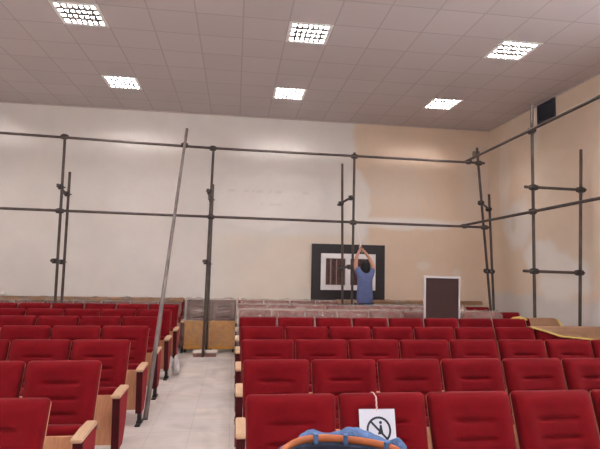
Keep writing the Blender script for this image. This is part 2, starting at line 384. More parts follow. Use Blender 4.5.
def standard_meshes(x, end):
    arm = bmesh.new(); hw = 0.036
    # wooden arm pad: rounded nose, slight drop to the front
    prof = [(-0.565, 0.566), (-0.572, 0.578), (-0.568, 0.590), (-0.55, 0.597), (-0.40, 0.603), (-0.245, 0.606), (-0.22, 0.600), (-0.215, 0.572)]
    A = [arm.verts.new((x-hw, y, z)) for y, z in prof]; B = [arm.verts.new((x+hw, y, z)) for y, z in prof]; n = len(prof)
    for i in range(n): arm.faces.new((A[i], B[i], B[(i+1) % n], A[(i+1) % n]))
    fa = arm.faces.new(A); fb = arm.faces.new(B[::-1])
    bmesh.ops.bevel(arm, geom=list(fa.edges)+list(fb.edges), offset=0.006, segments=2, affect='EDGES')
    side = bmesh.new(); tw = 0.030
    prism(side, [(-0.525, 0.564), (-0.215, 0.570), (-0.25, 0.30), (-0.33, 0.16), (-0.36, 0.125), (-0.495, 0.125)], x-tw, x+tw, 'yz')
    bmesh.ops.bevel(side, geom=side.edges[:], offset=0.006, segments=2, affect='EDGES')
    trim = bmesh.new(); prism(trim, [(-0.540, 0.563), (-0.5262, 0.563), (-0.4962, 0.127), (-0.510, 0.127)], x-tw, x+tw, 'yz')
    leg = bmesh.new(); box(leg, x-0.02, x+0.02, -0.455, -0.395, 0.022, 0.130, 0.006)
    tube(leg, (x, -0.43, 0.012), (x, -0.43, 0.035), 0.034, 14, 0.026)
    foot = bmesh.new(); box(foot, x-0.028, x+0.028, -0.545, -0.30, 0.0, 0.014, 0.006)
    br = bmesh.new(); tube(br, (x, -0.285, 0.40), (x, -0.145, 0.47), 0.0035*1.0, 8); box(br, x-0.003, x+0.003, -0.27, -0.085, 0.50, 0.545)
    return {'armrest': mesh_of(arm, False), 'side_panel': mesh_of(side, False), 'front_trim': mesh_of(trim, False), 'leg': mesh_of(leg, False), 'foot_plate': mesh_of(foot, False), 'back_bracket': mesh_of(br, False)}
STD = {-1: standard_meshes(-0.27, False), 1: standard_meshes(0.27, False)}
PM = {'backrest': RED, 'backrest_shell': WOOD, 'seat_cushion': RED, 'seat_panel': WOOD, 'armrest': WOOD_PAD, 'side_panel': RED_SIDE,
      'front_trim': MAROON, 'leg': BLACK, 'foot_plate': BLACK, 'back_bracket': BLACK}
def make_seat(sides, name='folding_seat'):
    t = empty(name)
    for k in ('backrest', 'backrest_shell', 'seat_cushion', 'seat_panel'): obj(k, ME[k], PM[k], t)
    for s in sides:
        for k, me in STD[s].items(): obj(k, me, PM[k], t)
    return t
ROWY = [2.868+1.0175*i for i in range(7)] + [10.13]
RX0, LX0, W = 0.076, -0.957, 0.54
ordn = ['first', 'second', 'third', 'fourth', 'fifth', 'sixth', 'seventh', 'eighth', 'ninth', 'tenth']
rown = ['front', 'second', 'third', 'fourth', 'fifth', 'sixth', 'seventh', 'last']
protos = {}
def place(key, sides, x, y, label, group):
    if key not in protos: protos[key] = o = make_seat(sides)
    else: o = copy_tree(protos[key])
    o.location = (x, y, 0); tag(o, label, 'seat', group)
    return o
NR = [9]*8; NL = [3, 3, 4, 5, 5, 6, 7, 7]
for r in range(8):
    y = ROWY[r]
    for k in range(NR[r]):
        last = k == NR[r]-1 and NR[r] == 9
        lab = f'red folding seat with beech edges, {ordn[k]} from the aisle, {rown[r]} row of right block'
        if (r, k) == (0, 1): lab = 'red folding seat with the white prohibition notice hanging on its backrest'
        if r == 5: lab = f'plastic-wrapped red folding seat, {ordn[k]} from the aisle, sixth row of right block'
        if r == 6 and k < 8: lab = f'plastic-wrapped red folding seat, {ordn[k]} from the aisle, seventh row of right block'
        if r == 7: lab = f'plastic-wrapped red folding seat at the far wall, {ordn[k]} from aisle, right block'
        place('RE' if last else 'R', (-1, 1) if last else (-1,), RX0+W*(k+0.5), y, lab, f'red folding seats in the {rown[r]} row of the right block')
    for k in range(NL[r]):
        lab = f'red folding seat with beech edges, {ordn[k]} from the aisle, {rown[r]} row of left block'
        if r == 7: lab = f'plastic-wrapped red folding seat at the far wall, {ordn[k]} from aisle, left block'
        place('L', (1,), LX0-W*(k+0.5), y, lab, f'red folding seats in the {rown[r]} row of the left block')

# two seats of the last row that bridge the aisle: tall amber fronts, maroon padding
def bridging_seat(x, label):
    t = empty('bench_seat', (x, 9.62, 0))
    bm = bmesh.new(); box(bm, -0.238, 0.238, 0, 0.022, 0.07, 0.605, 0.006); obj('seat_panel', bm, ORANGE, t)
    bm = bmesh.new(); box(bm, -0.232, 0.232, 0.028, 0.14, 0.09, 0.60, 0.03, 3); obj('seat_cushion', bm, MAROON, t, smooth=True)
    o = obj('backrest', ME['backrest'], RED, t); o.data = ME['backrest'].copy(); o.data.materials[0] = MAROON; o.location = (0, 0.50, 0); o.scale = (0.975, 1, 1)
    o = obj('backrest_shell', ME['backrest_shell'], WOOD, t); o.location = (0, 0.50, 0); o.scale = (0.975, 1, 1)
    for s in (-1, 1):
        bm = bmesh.new(); box(bm, s*0.215-0.018, s*0.215+0.018, 0.03, 0.30, 0.0, 0.075, 0.004); obj('foot_rail', bm, BLACK, t)
    return tag(t, label, 'seat', 'wrapped seats closing the end of the aisle')
bridging_seat(-0.682, 'wrapped seat with tall amber front closing the aisle end, beside the left block')
bridging_seat(-0.199, 'wrapped seat with tall amber front closing the aisle end, beside the right block')

# ---------------------------------------------------------------- plastic sheeting and cardboard
def plastic_material():
    M = bpy.data.materials.new('clear_crinkled_film'); M.use_nodes = True; N = M.node_tree.nodes; L = M.node_tree.links
    out = N['Material Output']; b = N['Principled BSDF']
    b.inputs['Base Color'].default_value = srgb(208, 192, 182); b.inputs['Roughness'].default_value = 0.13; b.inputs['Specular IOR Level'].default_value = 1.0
    tr = N.new('ShaderNodeBsdfTransparent'); mx = N.new('ShaderNodeMixShader')
    tc = N.new('ShaderNodeTexCoord'); nz = N.new('ShaderNodeTexNoise'); nz.inputs['Scale'].default_value = 7; nz.inputs['Detail'].default_value = 6; nz.inputs['Distortion'].default_value = 1.5
    L.new(tc.outputs['Object'], nz.inputs['Vector'])
    mr = N.new('ShaderNodeMapRange'); mr.inputs[1].default_value = 0.35; mr.inputs[2].default_value = 0.7; mr.inputs[3].default_value = 0.18; mr.inputs[4].default_value = 0.42
    L.new(nz.outputs['Fac'], mr.inputs[0]); 
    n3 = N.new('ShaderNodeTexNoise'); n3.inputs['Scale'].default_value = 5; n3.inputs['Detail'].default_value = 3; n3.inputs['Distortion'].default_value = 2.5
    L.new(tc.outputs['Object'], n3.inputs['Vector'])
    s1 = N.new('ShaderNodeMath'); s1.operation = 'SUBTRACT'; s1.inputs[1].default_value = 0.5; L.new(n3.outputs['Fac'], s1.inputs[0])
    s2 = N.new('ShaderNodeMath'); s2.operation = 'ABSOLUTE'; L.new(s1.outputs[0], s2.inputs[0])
    m3 = N.new('ShaderNodeMapRange'); m3.inputs[1].default_value = 0.0; m3.inputs[2].default_value = 0.03; m3.inputs[3].default_value = 0.42; m3.inputs[4].default_value = 0.0  # whitish ridges painted into the film in place of crinkle highlights
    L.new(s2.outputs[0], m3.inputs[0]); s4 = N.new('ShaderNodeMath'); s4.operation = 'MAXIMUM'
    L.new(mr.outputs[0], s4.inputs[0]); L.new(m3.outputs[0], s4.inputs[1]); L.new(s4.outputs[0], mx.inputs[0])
    L.new(tr.outputs[0], mx.inputs[1]); L.new(b.outputs[0], mx.inputs[2]); L.new(mx.outputs[0], out.inputs['Surface'])
    bp = N.new('ShaderNodeBump'); bp.inputs['Strength'].default_value = 1.0; bp.inputs['Distance'].default_value = 0.05
    L.new(nz.outputs['Fac'], bp.inputs['Height']); L.new(bp.outputs['Normal'], b.inputs['Normal'])
    return M
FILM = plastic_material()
def film(x0, x1, y, prof, label, seed, amp=0.032, rag=0.05):
    """a film draped along a row: prof is the (y, z) line it follows from front to back"""
    pts = []
    for (a, b_) in zip(prof, prof[1:]):
        n = max(1, int(math.hypot(b_[0]-a[0], b_[1]-a[1])/0.035))
        for k in range(n): pts.append((a[0]+(b_[0]-a[0])*k/n, a[1]+(b_[1]-a[1])*k/n))
    pts.append(prof[-1]); nx = int((x1-x0)/0.04); bm = bmesh.new(); g = []
    for i in range(nx+1):
        x = x0+(x1-x0)*i/nx; col = []
        for j, (py, pz) in enumerate(pts):
            q = Vector((x*5, py*5+seed, pz*5)); n1 = abs(noise.noise(q)); n2 = noise.noise(q*2.7)
            e = rag*noise.noise(Vector((j*0.3, seed, 0))) if i in (0, nx) else 0
            col.append(bm.verts.new((x+e, y+py-amp*(n1*1.6+0.5*n2)*0.6, pz+amp*(n1*1.5+abs(n2)*0.6))))
        g.append(col)
    for i in range(nx):
        for j in range(len(pts)-1): bm.faces.new((g[i][j], g[i+1][j], g[i+1][j+1], g[i][j+1]))
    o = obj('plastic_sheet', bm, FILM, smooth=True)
    return tag(o, label, 'plastic sheet', 'clear plastic sheets over the rear seats')
drape = [(-0.585, 0.34), (-0.582, 0.615), (-0.42, 0.655), (-0.25, 0.70), (-0.13, 0.84), (-0.06, 0.985), (0.03, 0.99), (0.06, 0.80), (0.06, 0.62)]
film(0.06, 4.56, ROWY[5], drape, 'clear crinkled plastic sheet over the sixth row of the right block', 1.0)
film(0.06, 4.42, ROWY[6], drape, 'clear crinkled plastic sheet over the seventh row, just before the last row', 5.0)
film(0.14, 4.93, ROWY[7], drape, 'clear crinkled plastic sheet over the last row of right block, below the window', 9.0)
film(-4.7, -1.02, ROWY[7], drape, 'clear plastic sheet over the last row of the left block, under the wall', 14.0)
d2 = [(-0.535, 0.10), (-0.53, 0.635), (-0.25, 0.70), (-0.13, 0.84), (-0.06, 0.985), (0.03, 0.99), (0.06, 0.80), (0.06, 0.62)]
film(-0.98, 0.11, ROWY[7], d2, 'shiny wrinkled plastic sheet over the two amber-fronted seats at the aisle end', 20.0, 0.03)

def sheet(name, pts, thick, m_, label, cat, group=None):
    """a stiff sheet: a line of 3-D corner pairs (top / bottom edge) with thickness along -y"""
    bm = bmesh.new(); n = len(pts)
    A = [bm.verts.new(p) for p in pts]; B = [bm.verts.new((p[0], p[1]+thick, p[2]-thick*0.3)) for p in pts]
    for i in range(n): bm.faces.new((A[i], A[(i+1) % n], B[(i+1) % n], B[i]))
    bm.faces.new(A); bm.faces.new(B[::-1])
    o = obj(name, bm, m_); return tag(o, label, cat, group)
def leaning(x0t, x1t, x0b, x1b, row, zt, zb0, zb1, label):
    """cardboard lying against the fronts of the backrests and folded over their tops"""
    y = ROWY[row]; k = LEAN/0.54
    t = empty('cardboard_sheet', (x0t, y, zt))
    def yy(z): return y-(TOPZ-z)*k-0.085
    bm = bmesh.new(); nx = 10
    top = [(x0t+(x1t-x0t)*i/nx) for i in range(nx+1)]; bot = [(x0b+(x1b-x0b)*i/nx) for i in range(nx+1)]
    rows = []
    for i in range(nx+1):
        zb = zb0+(zb1-zb0)*i/nx; wv = 0.006*math.sin(i*1.9)
        c = [(bot[i], yy(zb)+wv, zb), ((bot[i]+top[i])/2, yy((zb+zt)/2)+wv*0.5, (zb+zt)/2+0.004), (top[i], yy(zt)+0.015, zt-0.006), (top[i], y-0.04, zt+wv*0.4), (top[i]+0.01, y+0.045, zt-0.002), (top[i]+0.01, y+0.13, zt-0.05)]
        rows.append([bm.verts.new(p) for p in c])
    for i in range(nx):
        for j in range(5): bm.faces.new((rows[i][j], rows[i+1][j], rows[i+1][j+1], rows[i][j+1]))
    for v in bm.verts: v.co -= Vector((x0t, y, zt))
    r = bmesh.ops.solidify(bm, geom=bm.faces[:], thickness=0.006)
    obj('board', bm, CARD, t)
    return t, tag(t, label, 'cardboard', 'cardboard sheets laid over the seats')
TAPE = mat('yellow_tape', srgb(214, 184, 96), 0.4, 0.5, var=0.1, scale=20)
def edge_tape(t, pts, r=0.012):
    bm = bmesh.new(); o = t.location
    polytube(bm, [Vector(p)-o for p in pts], r, 6); obj('tape_edge', bm, TAPE, t)
t, _ = leaning(3.80, 4.98, 4.16, 5.02, 3, 0.985, 0.875, 0.80, 'long brown cardboard sheet with yellow edge over the outer seats of the fourth row')
k = LEAN/0.54; yy = lambda z, r: ROWY[r]-(TOPZ-z)*k-0.09
edge_tape(t, [(3.80, yy(0.985, 3)+0.01, 0.98), (3.97, yy(0.94, 3), 0.935), (4.16, yy(0.88, 3), 0.875), (4.6, yy(0.84, 3), 0.835), (5.02, yy(0.8, 3), 0.80)])
t, _ = leaning(4.42, 4.86, 4.42, 4.93, 4, 0.985, 0.80, 0.80, 'short brown cardboard sheet over the outermost seats of the fifth row')
edge_tape(t, [(4.86, yy(0.985, 4)+0.01, 0.982), (4.90, yy(0.92, 4), 0.92), (4.94, yy(0.8, 4), 0.82)], 0.014)
t, _ = leaning(2.15, 5.38, 2.15, 5.38, 7, 1.005, 0.93, 0.93, 'brown cardboard strip along the top of the last row, below the window')
t, _ = leaning(-4.7, -1.0, -4.7, -1.0, 7, 1.005, 0.93, 0.93, 'brown cardboard strip along the top of the last row of left block')
# crumpled yellow film beside the cardboard
bm = bmesh.new(); bmesh.ops.create_icosphere(bm, subdivisions=4, radius=1)
for v in bm.verts:
    n = noise.noise(v.co*2.2)+0.5*noise.noise(v.co*6); v.co = v.co*(1+0.5*n); v.co.x *= 0.13; v.co.y *= 0.035; v.co.z *= 0.022
    v.co.z -= 0.35*v.co.x if v.co.x > 0 else -0.0
o = obj('crumpled_film', bm, TAPE, smooth=True); o.location = (4.33, ROWY[4]+0.0, 0.982)
tag(o, 'crumpled yellow film on the backrest beside the short cardboard sheet', 'plastic film')
# white carrier bag by the sixth row and a white scrap on the far row
bm = bmesh.new(); bmesh.ops.create_icosphere(bm, subdivisions=4, radius=1)
for v in bm.verts:
    n = noise.noise(v.co*1.8+Vector((3, 0, 0)))+0.6*noise.noise(v.co*5); taper = 1-0.35*max(0, v.co.z)
    v.co = Vector((v.co.x*0.06*taper, v.co.y*0.09*taper, v.co.z*0.145))*(1+0.35*n)
    v.co.z = max(v.co.z, -0.13)
o = obj('carrier_bag', bm, mat('white_polythene', srgb(225, 222, 222), 0.5, 0.3), smooth=True); o.location = (-0.86, 7.82, 0.132)
tag(o, 'white crumpled carrier bag on the floor at the aisle edge of left block', 'bag')
bm = bmesh.new(); bmesh.ops.create_icosphere(bm, subdivisions=3, radius=0.05)
for v in bm.verts: v.co *= 1+0.4*noise.noise(v.co*40); v.co.z *= 0.7
o = obj('paper_scrap', bm, MATS['white_polythene'], smooth=True); o.location = (-4.42, ROWY[7], 1.05)
tag(o, 'small white crumpled scrap lying on the last row at far left', 'paper')

# ---------------------------------------------------------------- window with black surround
BOARD = mat('black_board', srgb(52, 46, 48), 0.55, 0.3, var=0.06)
PVC = mat('white_window_profile', srgb(242, 238, 238), 0.35, 0.5, var=0.02)
t = empty('window_surround', (2.433, 10.28, 0.97))
bx0, bx1, bz0, bz1 = 1.628, 3.238, 0.97, 2.178
wx0, wx1, wz0, wz1 = 1.824, 3.022, 1.198, 1.976
for a in ((bx0, bx1, bz0, wz0), (bx0, bx1, wz1, bz1), (bx0, wx0, wz0, wz1), (wx1, bx1, wz0, wz1)):
    bm = bmesh.new(); box(bm, a[0]-2.433, a[1]-2.433, -0.03, 0.018, a[2]-0.97, a[3]-0.97); obj('surround_board', bm, BOARD, t)
tag(t, 'wide black board surround around the white window in the far wall', 'window surround')
wn = empty('window_1', (2.423, 10.29, 1.198)); wn['kind'] = 'structure'
bm = bmesh.new(); Wc, Zc = 2.423, 1.198
fr = 0.105
for a in ((wx0, wx1, wz0, wz0+fr), (wx0, wx1, wz1-fr, wz1), (wx0, wx0+fr, wz0+fr, wz1-fr), (wx1-fr, wx1, wz0+fr, wz1-fr), (2.361, 2.467, wz0+fr, wz1-fr)):
    box(bm, a[0]-Wc, a[1]-Wc, -0.075, 0.0, a[2]-Zc, a[3]-Zc, 0.006)
obj('window_frame', bm, PVC, wn)
GL = bpy.data.materials.new('window_glass'); GL.use_nodes = True; N = GL.node_tree.nodes
b = N['Principled BSDF']; b.inputs['Base Color'].default_value = (0.25, 0.2, 0.2, 1); b.inputs['Roughness'].default_value = 0.05
tr = N.new('ShaderNodeBsdfTransparent'); mx = N.new('ShaderNodeMixShader'); mx.inputs[0].default_value = 0.15
GL.node_tree.links.new(tr.outputs[0], mx.inputs[1]); GL.node_tree.links.new(b.outputs[0], mx.inputs[2]); GL.node_tree.links.new(mx.outputs[0], N['Material Output'].inputs['Surface'])
for a, c in ((wx0+fr, 2.361), (2.467, wx1-fr)):
    bm = bmesh.new(); box(bm, a-Wc, c-Wc, -0.05, -0.044, fr, wz1-wz0-fr); obj('pane', bm, GL, wn)
CUR = mat('brown_curtain', srgb(104, 62, 58), 0.8, 0.2, var=0.3, scale=10)
CUR2 = mat('pale_curtain', srgb(190, 160, 150), 0.8, 0.2, var=0.1, scale=10)
def folds(x0, x1, m_, label):
    bm = bmesh.new(); n = max(8, int((x1-x0)/0.008)); g = []
    for i in range(n+1):
        x = x0+(x1-x0)*i/n; y = 10.274+0.009*math.sin((x-x0)*95)
        g.append([bm.verts.new((x, y, z)) for z in (wz0+fr+0.005, wz1-fr-0.005)])
    for i in range(n): bm.faces.new((g[i][0], g[i+1][0], g[i+1][1], g[i][1]))
    o = obj('curtain', bm, m_, smooth=True); tag(o, label, 'curtain')
folds(1.935, 2.355, CUR, 'dark brown folded curtain behind the pane with pale strips, behind the scaffold')
folds(2.475, 2.91, CUR, 'dark brown folded curtain behind the window pane in front of the person')
for x, w_, lb in ((2.04, 0.035, 'narrow pale strip blind hanging behind the glass, outer one'), (2.17, 0.025, 'narrow pale strip blind hanging behind the glass, inner one')):
    bm = bmesh.new(); box(bm, x-w_/2, x+w_/2, 10.252, 10.258, wz0+fr+0.004, wz1-fr-0.004); o = obj('blind_strip', bm, CUR2); tag(o, lb, 'blind')

# ---------------------------------------------------------------- framed brown board, vent, junction box
t = empty('display_board', (3.22, 7.30, 0.0))
DB = mat('dark_brown_laminate', srgb(66, 46, 44), 0.7, 0.2, var=0.05)
AL = mat('pale_aluminium', srgb(200, 196, 198), 0.4, 0.5, 0.3, var=0.03)
bm = bmesh.new(); box(bm, -0.27, 0.27, -0.012, 0.012, 0.12, 1.555, 0.002); obj('panel', bm, DB, t)
bm = bmesh.new()
box(bm, -0.297, -0.268, -0.02, 0.02, 0.0, 1.585, 0.004); box(bm, 0.268, 0.297, -0.02, 0.02, 0.0, 1.585, 0.004); box(bm, -0.268, 0.268, -0.02, 0.02, 1.553, 1.585, 0.004); box(bm, -0.268, 0.268, -0.02, 0.02, 0.09, 0.122, 0.004)
obj('frame', bm, AL, t)
for s in (-1, 1):
    bm = bmesh.new(); box(bm, s*0.283-0.03, s*0.283+0.03, -0.10, 0.06, 0.0, 0.016, 0.004); obj('foot', bm, AL, t)
t.rotation_euler = (0, math.radians(0.6), 0)
tag(t, 'dark brown upright board in a pale metal frame behind the fifth row', 'board')
t = empty('air_vent', (5.70, 8.18, 4.675))
VD = mat('vent_blue_black', srgb(52, 56, 70), 0.5, 0.4, var=0.05)
bm = bmesh.new(); box(bm, -0.012, 0.004, -0.25, 0.25, -0.185, 0.185, 0.003); obj('vent_plate', bm, VD, t)
for k_ in range(9):
    bm = bmesh.new(); z = -0.15+0.0375*k_; box(bm, -0.032, -0.010, -0.225, 0.225, z-0.004, z+0.004, 0, 1, Matrix.Rotation(0.0, 4, 'Y')); obj('louvre_blade', bm, VD, t)
bm = bmesh.new()
for a in ((-0.25, -0.225, -0.185, 0.185), (0.225, 0.25, -0.185, 0.185), (-0.225, 0.225, -0.185, -0.163), (-0.225, 0.225, 0.163, 0.185)): box(bm, -0.035, -0.010, a[0], a[1], a[2], a[3])
obj('vent_frame', bm, VD, t)
tag(t, 'dark blue-black square vent high on the side wall under the ceiling', 'vent')
bm = bmesh.new(); box(bm, 5.30, 5.46, 10.23, 10.297, 4.26, 4.38, 0.01); o = obj('junction_box', bm, mat('grey_green_box', srgb(120, 118, 104), 0.6))
tag(o, 'small grey junction box high in the far corner behind the pole top', 'junction box')

# ---------------------------------------------------------------- scaffolding
PR = 0.0245
def scaffold(label, poles, rails, stubs, clamps):
    t = empty('scaffolding', poles[0][0]); o0 = Vector(poles[0][0]); t.location = o0
    def V(p): return Vector(p)-o0
    for a, b_, m_ in poles:
        bm = bmesh.new(); tube(bm, V(a), V(b_), PR, 12); obj('pole', bm, m_, t, smooth=False)
    for a, b_ in rails:
        bm = bmesh.new(); tube(bm, V(a), V(b_), PR, 12); obj('rail', bm, STEEL, t)
    for a, b_ in stubs:
        bm = bmesh.new(); tube(bm, V(a), V(b_), PR*0.95, 12); obj('cross_tube', bm, STEEL, t)
    for c, d in clamps:
        coupler(t, V(c), d)
    return tag(t, label, 'scaffolding')
def coupler(t, c, d=0):
    """swivel coupler: two short collars at right angles, with bolt lugs"""
    bm = bmesh.new(); c = Vector(c); r = PR+0.017
    ax = [Vector((0, 0, 1)), Vector((1, 0, 0)) if d == 0 else Vector((0, 1, 0))]; n = ax[0].cross(ax[1])*-1
    tube(bm, c-ax[0]*0.045, c+ax[0]*0.045, r, 12)
    c2 = c+n*0.0; tube(bm, c2-ax[1]*0.06, c2+ax[1]*0.06, r, 12)
    box(bm, c.x-0.05, c.x+0.05, c.y-0.05, c.y+0.05, c.z-0.014, c.z+0.014, 0.006)
    tube(bm, c+ax[1]*0.045-ax[0]*0.0, c+ax[1]*0.045+n*0.07, 0.009, 6); tube(bm, c-ax[1]*0.045, c-ax[1]*0.045-n*0.06, 0.009, 6)
    tube(bm, c+ax[0]*0.03, c+ax[0]*0.03-n*0.065, 0.009, 6)
    obj('coupler', bm, CLAMP, t)
Y1, Y2 = 9.125, 9.50
poles = [((-3.118, Y1, 0), (-3.124, Y1, 3.985), STEEL), ((-0.525, Y1, 0.012), (-0.464, Y1, 3.915), STEEL), ((2.232, Y1, 0), (2.256, Y1, 3.93), STEEL), ((5.13, Y1, 0), (4.80, Y1, 4.16), STEEL),
         ((-3.135, Y2, 0), (-3.128, Y2, 3.37), STEEL), ((-0.487, Y2+0.02, 0), (-0.470, Y2+0.02, 3.25), STEEL), ((2.150, Y2, 0), (2.097, Y2, 3.78), STEEL), ((5.36, Y2, 0), (5.256, Y2, 3.28), STEEL)]
yr = Y1-2*PR-0.004
rails = [((-5.6, yr, 3.975), (-0.3, yr, 3.862)), ((-0.7, yr+0.0, 3.872+0.045), (4.93, yr, 3.84)), ((-5.6, yr, 2.612), (-0.1, yr, 2.568)), ((-0.8, yr, 2.573+0.045), (5.0, yr, 2.54))]
rails = [((-5.6, yr, 3.975), (-0.475, yr, 3.862)), ((-0.475, yr, 3.862), (4.93, yr, 3.838)), ((-5.6, yr, 2.612), (-0.47, yr, 2.572)), ((-0.47, yr, 2.572), (5.02, yr, 2.540))]
stubs, clamps = [], []
for (xa, xb, z1, z2, yb) in ((-3.121, -3.13, 3.024, 2.949, Y2), (-3.145, -3.15, 1.697, 1.681, Y2), (-0.49, -0.475, 3.04, 2.95, Y2+0.02), (-0.51, -0.482, 1.735, 1.70, Y2+0.02),
                         (2.22, 2.10, 3.032, 2.96, Y2), (2.20, 2.11, 1.696, 1.671, Y2), (4.89, 5.26, 3.034, 2.96, Y2), (5.0, 5.31, 1.672, 1.66, Y2)):
    a, b_ = Vector((xa, Y1, z1)), Vector((xb, yb, z2)); d = (b_-a).normalized()
    s = Vector((-0.04 if xb < 3 else 0.0, 0, 0))
    stubs.append((a-d*0.12+s, b_+d*0.08+s)); clamps += [((xa-0.02, Y1-0.01, z1), 1), ((xb-0.02, yb-0.01, z2), 1)]
for x, z in ((-3.123, 3.94), (-0.475, 3.865), (2.25, 3.85), (4.83, 3.84), (-3.13, 2.59), (-0.466, 2.571), (2.24, 2.553), (4.935, 2.54)): clamps.append(((x, Y1-0.02, z), 0))
scaffold('long steel tube scaffolding with paired poles standing before the far wall', poles, rails, stubs, clamps)
XS = 4.66
poles = [((4.675, 7.12, 0), (4.655, 7.06, 4.06), STEEL), ((4.655, 7.06, 4.06), (4.655, 7.05, 4.36), STEEL_OLD), ((5.39, 7.085, 0), (5.495, 7.05, 3.67), STEEL)]
rails = [((4.64, 9.24, 3.90), (4.64, 3.9, 4.0)), ((4.64, 9.46, 2.60), (4.64, 3.9, 2.68))]
rails = [((XS-0.05, 9.26, 3.893), (XS-0.05, 3.9, 4.0)), ((XS-0.05, 9.50, 2.590), (XS-0.05, 3.9, 2.675))]
stubs = [((4.49, 7.03, 3.018), (5.54, 7.03, 3.008)), ((4.47, 7.07, 1.696), (5.50, 7.07, 1.682))]
clamps = [((XS-0.01, 7.06, 3.93), 1), ((XS, 7.09, 2.635), 1), ((4.655, 7.05, 3.015), 0), ((5.47, 7.05, 3.01), 0), ((4.665, 7.09, 1.694), 0), ((5.43, 7.08, 1.684), 0), ((4.66, 9.20, 3.88), 1), ((4.66, 9.40, 2.58), 1)]
scaffold('steel tube scaffolding running along the side wall under the dark vent', poles, rails, stubs, clamps)
# slanting pole
t = empty('slanting_pole', (-0.946, 5.543, 0)); o0 = t.location.copy()
a = Vector((-0.912, 5.60, 0.0)); b_ = Vector((-0.955, 9.0, 4.18))
bm = bmesh.new(); tube(bm, a+Vector((0, 0, 0.01))-o0, b_-o0, 0.026, 12); obj('tube', bm, STEEL_OLD, t)
coupler(t, Vector((-0.985, 9.03, 3.87))-o0+Vector((0, -0.04, 0)), 0)
tag(t, 'long slanting steel pole leaning from the aisle floor onto the upper rail', 'pole')
# blocks at the foot of the aisle pole
CB = mat('dusty_brick', srgb(170, 132, 122), 0.85, 0.2, var=0.15, scale=20); CW = mat('dusty_white_board', srgb(240, 232, 224), 0.7, 0.2, var=0.05)
for x, lb in ((-0.60, 'dusty block with pale top at the foot of the aisle pole, nearer the left block'), (-0.39, 'dusty block with pale top at the foot of the aisle pole, nearer the right block')):
    t = empty('base_block', (x, 9.28, 0)); bm = bmesh.new(); box(bm, -0.10, 0.10, -0.09, 0.09, 0, 0.07, 0.006); obj('block', bm, CB, t)
    bm = bmesh.new(); box(bm, -0.115, 0.115, -0.1, 0.1, 0.07, 0.10, 0.004); obj('cover_board', bm, CW, t); tag(t, lb, 'block', 'blocks at the foot of the aisle pole')

# ---------------------------------------------------------------- person reaching up with a roller pole
SKIN = mat('skin', srgb(206, 150, 126), 0.55, 0.3, var=0.05)
SHIRT = mat('blue_shirt', srgb(104, 116, 160), 0.8, 0.2, var=0.08, scale=12)
JEANS = mat('dark_jeans', srgb(44, 50, 72), 0.85, 0.2, var=0.15, scale=20)
HAIR = mat('black_hair', srgb(22, 18, 20), 0.5, 0.4, var=0.2, scale=30, bump=0.4, bscale=90)
def skin(name, verts, edges, radii, m_, parent, root=0, sub=2):
    me = bpy.data.meshes.new(name); me.from_pydata([Vector(v) for v in verts], edges, []); me.update()
    o = bpy.data.objects.new(name, me); COL.objects.link(o); o.parent = parent; me.materials.append(m_)
    md = o.modifiers.new('skin', 'SKIN'); md.use_smooth_shade = True; md.branch_smoothing = 0.6
    sv = me.skin_vertices[0].data
    for i, r in enumerate(radii):
        sv[i].radius = r if isinstance(r, tuple) else (r, r); sv[i].use_root = (i == root)
    s = o.modifiers.new('sub', 'SUBSURF'); s.levels = sub; s.render_levels = sub
    return o
PX, PY, PB = 2.565, 9.40, 0.17
P = empty('person', (PX, PY, PB))
tag(P, 'person with black hair in a blue T-shirt, back turned, both arms raised to the pole', 'person')
def L_(x, y, z): return (x-PX, y-PY, z-PB)
V_ = [L_(2.56, 9.39, 1.02), L_(2.56, 9.395, 1.22), L_(2.565, 9.40, 1.45), L_(2.57, 9.41, 1.60), L_(2.572, 9.43, 1.66), L_(2.572, 9.425, 1.69), L_(2.572, 9.43, 1.75),   # 0-6 pelvis..head
      L_(2.42, 9.42, 1.585), L_(2.385, 9.47, 1.72), L_(2.435, 9.57, 1.90), L_(2.525, 9.66, 2.06),     # 7-10 arm
      L_(2.72, 9.42, 1.575), L_(2.755, 9.47, 1.71), L_(2.70, 9.58, 1.89), L_(2.60, 9.66, 2.04),        # 11-14 arm
      L_(2.47, 9.39, 0.95), L_(2.46, 9.385, 0.60), L_(2.45, 9.40, 0.26), L_(2.65, 9.39, 0.95), L_(2.66, 9.385, 0.60), L_(2.67, 9.40, 0.26)]  # 15-20 legs
E_ = [(0, 1), (1, 2), (2, 3), (3, 4), (4, 5), (5, 6), (3, 7), (7, 8), (8, 9), (9, 10), (3, 11), (11, 12), (12, 13), (13, 14), (0, 15), (15, 16), (16, 17), (0, 18), (18, 19), (19, 20)]
R_ = [(0.12, 0.08), (0.125, 0.085), (0.15, 0.10), (0.12, 0.08), 0.055, (0.082, 0.095), (0.075, 0.09), 0.06, 0.046, 0.036, 0.025, 0.06, 0.046, 0.036, 0.025, 0.085, 0.058, 0.04, 0.085, 0.058, 0.04]
skin('body', V_, E_, R_, SKIN, P)
sv_ = [L_(2.56, 9.39, 0.955), L_(2.56, 9.39, 1.10), L_(2.56, 9.395, 1.28), L_(2.567, 9.40, 1.46), L_(2.57, 9.405, 1.575), L_(2.43, 9.42, 1.60), L_(2.395, 9.455, 1.70), L_(2.71, 9.42, 1.59), L_(2.745, 9.455, 1.69)]
skin('shirt', sv_, [(0, 1), (1, 2), (2, 3), (3, 4), (4, 5), (5, 6), (4, 7), (7, 8)], [(0.185, 0.13), (0.182, 0.13), (0.172, 0.125), (0.188, 0.125), (0.155, 0.105), 0.082, 0.066, 0.082, 0.066], SHIRT, P)
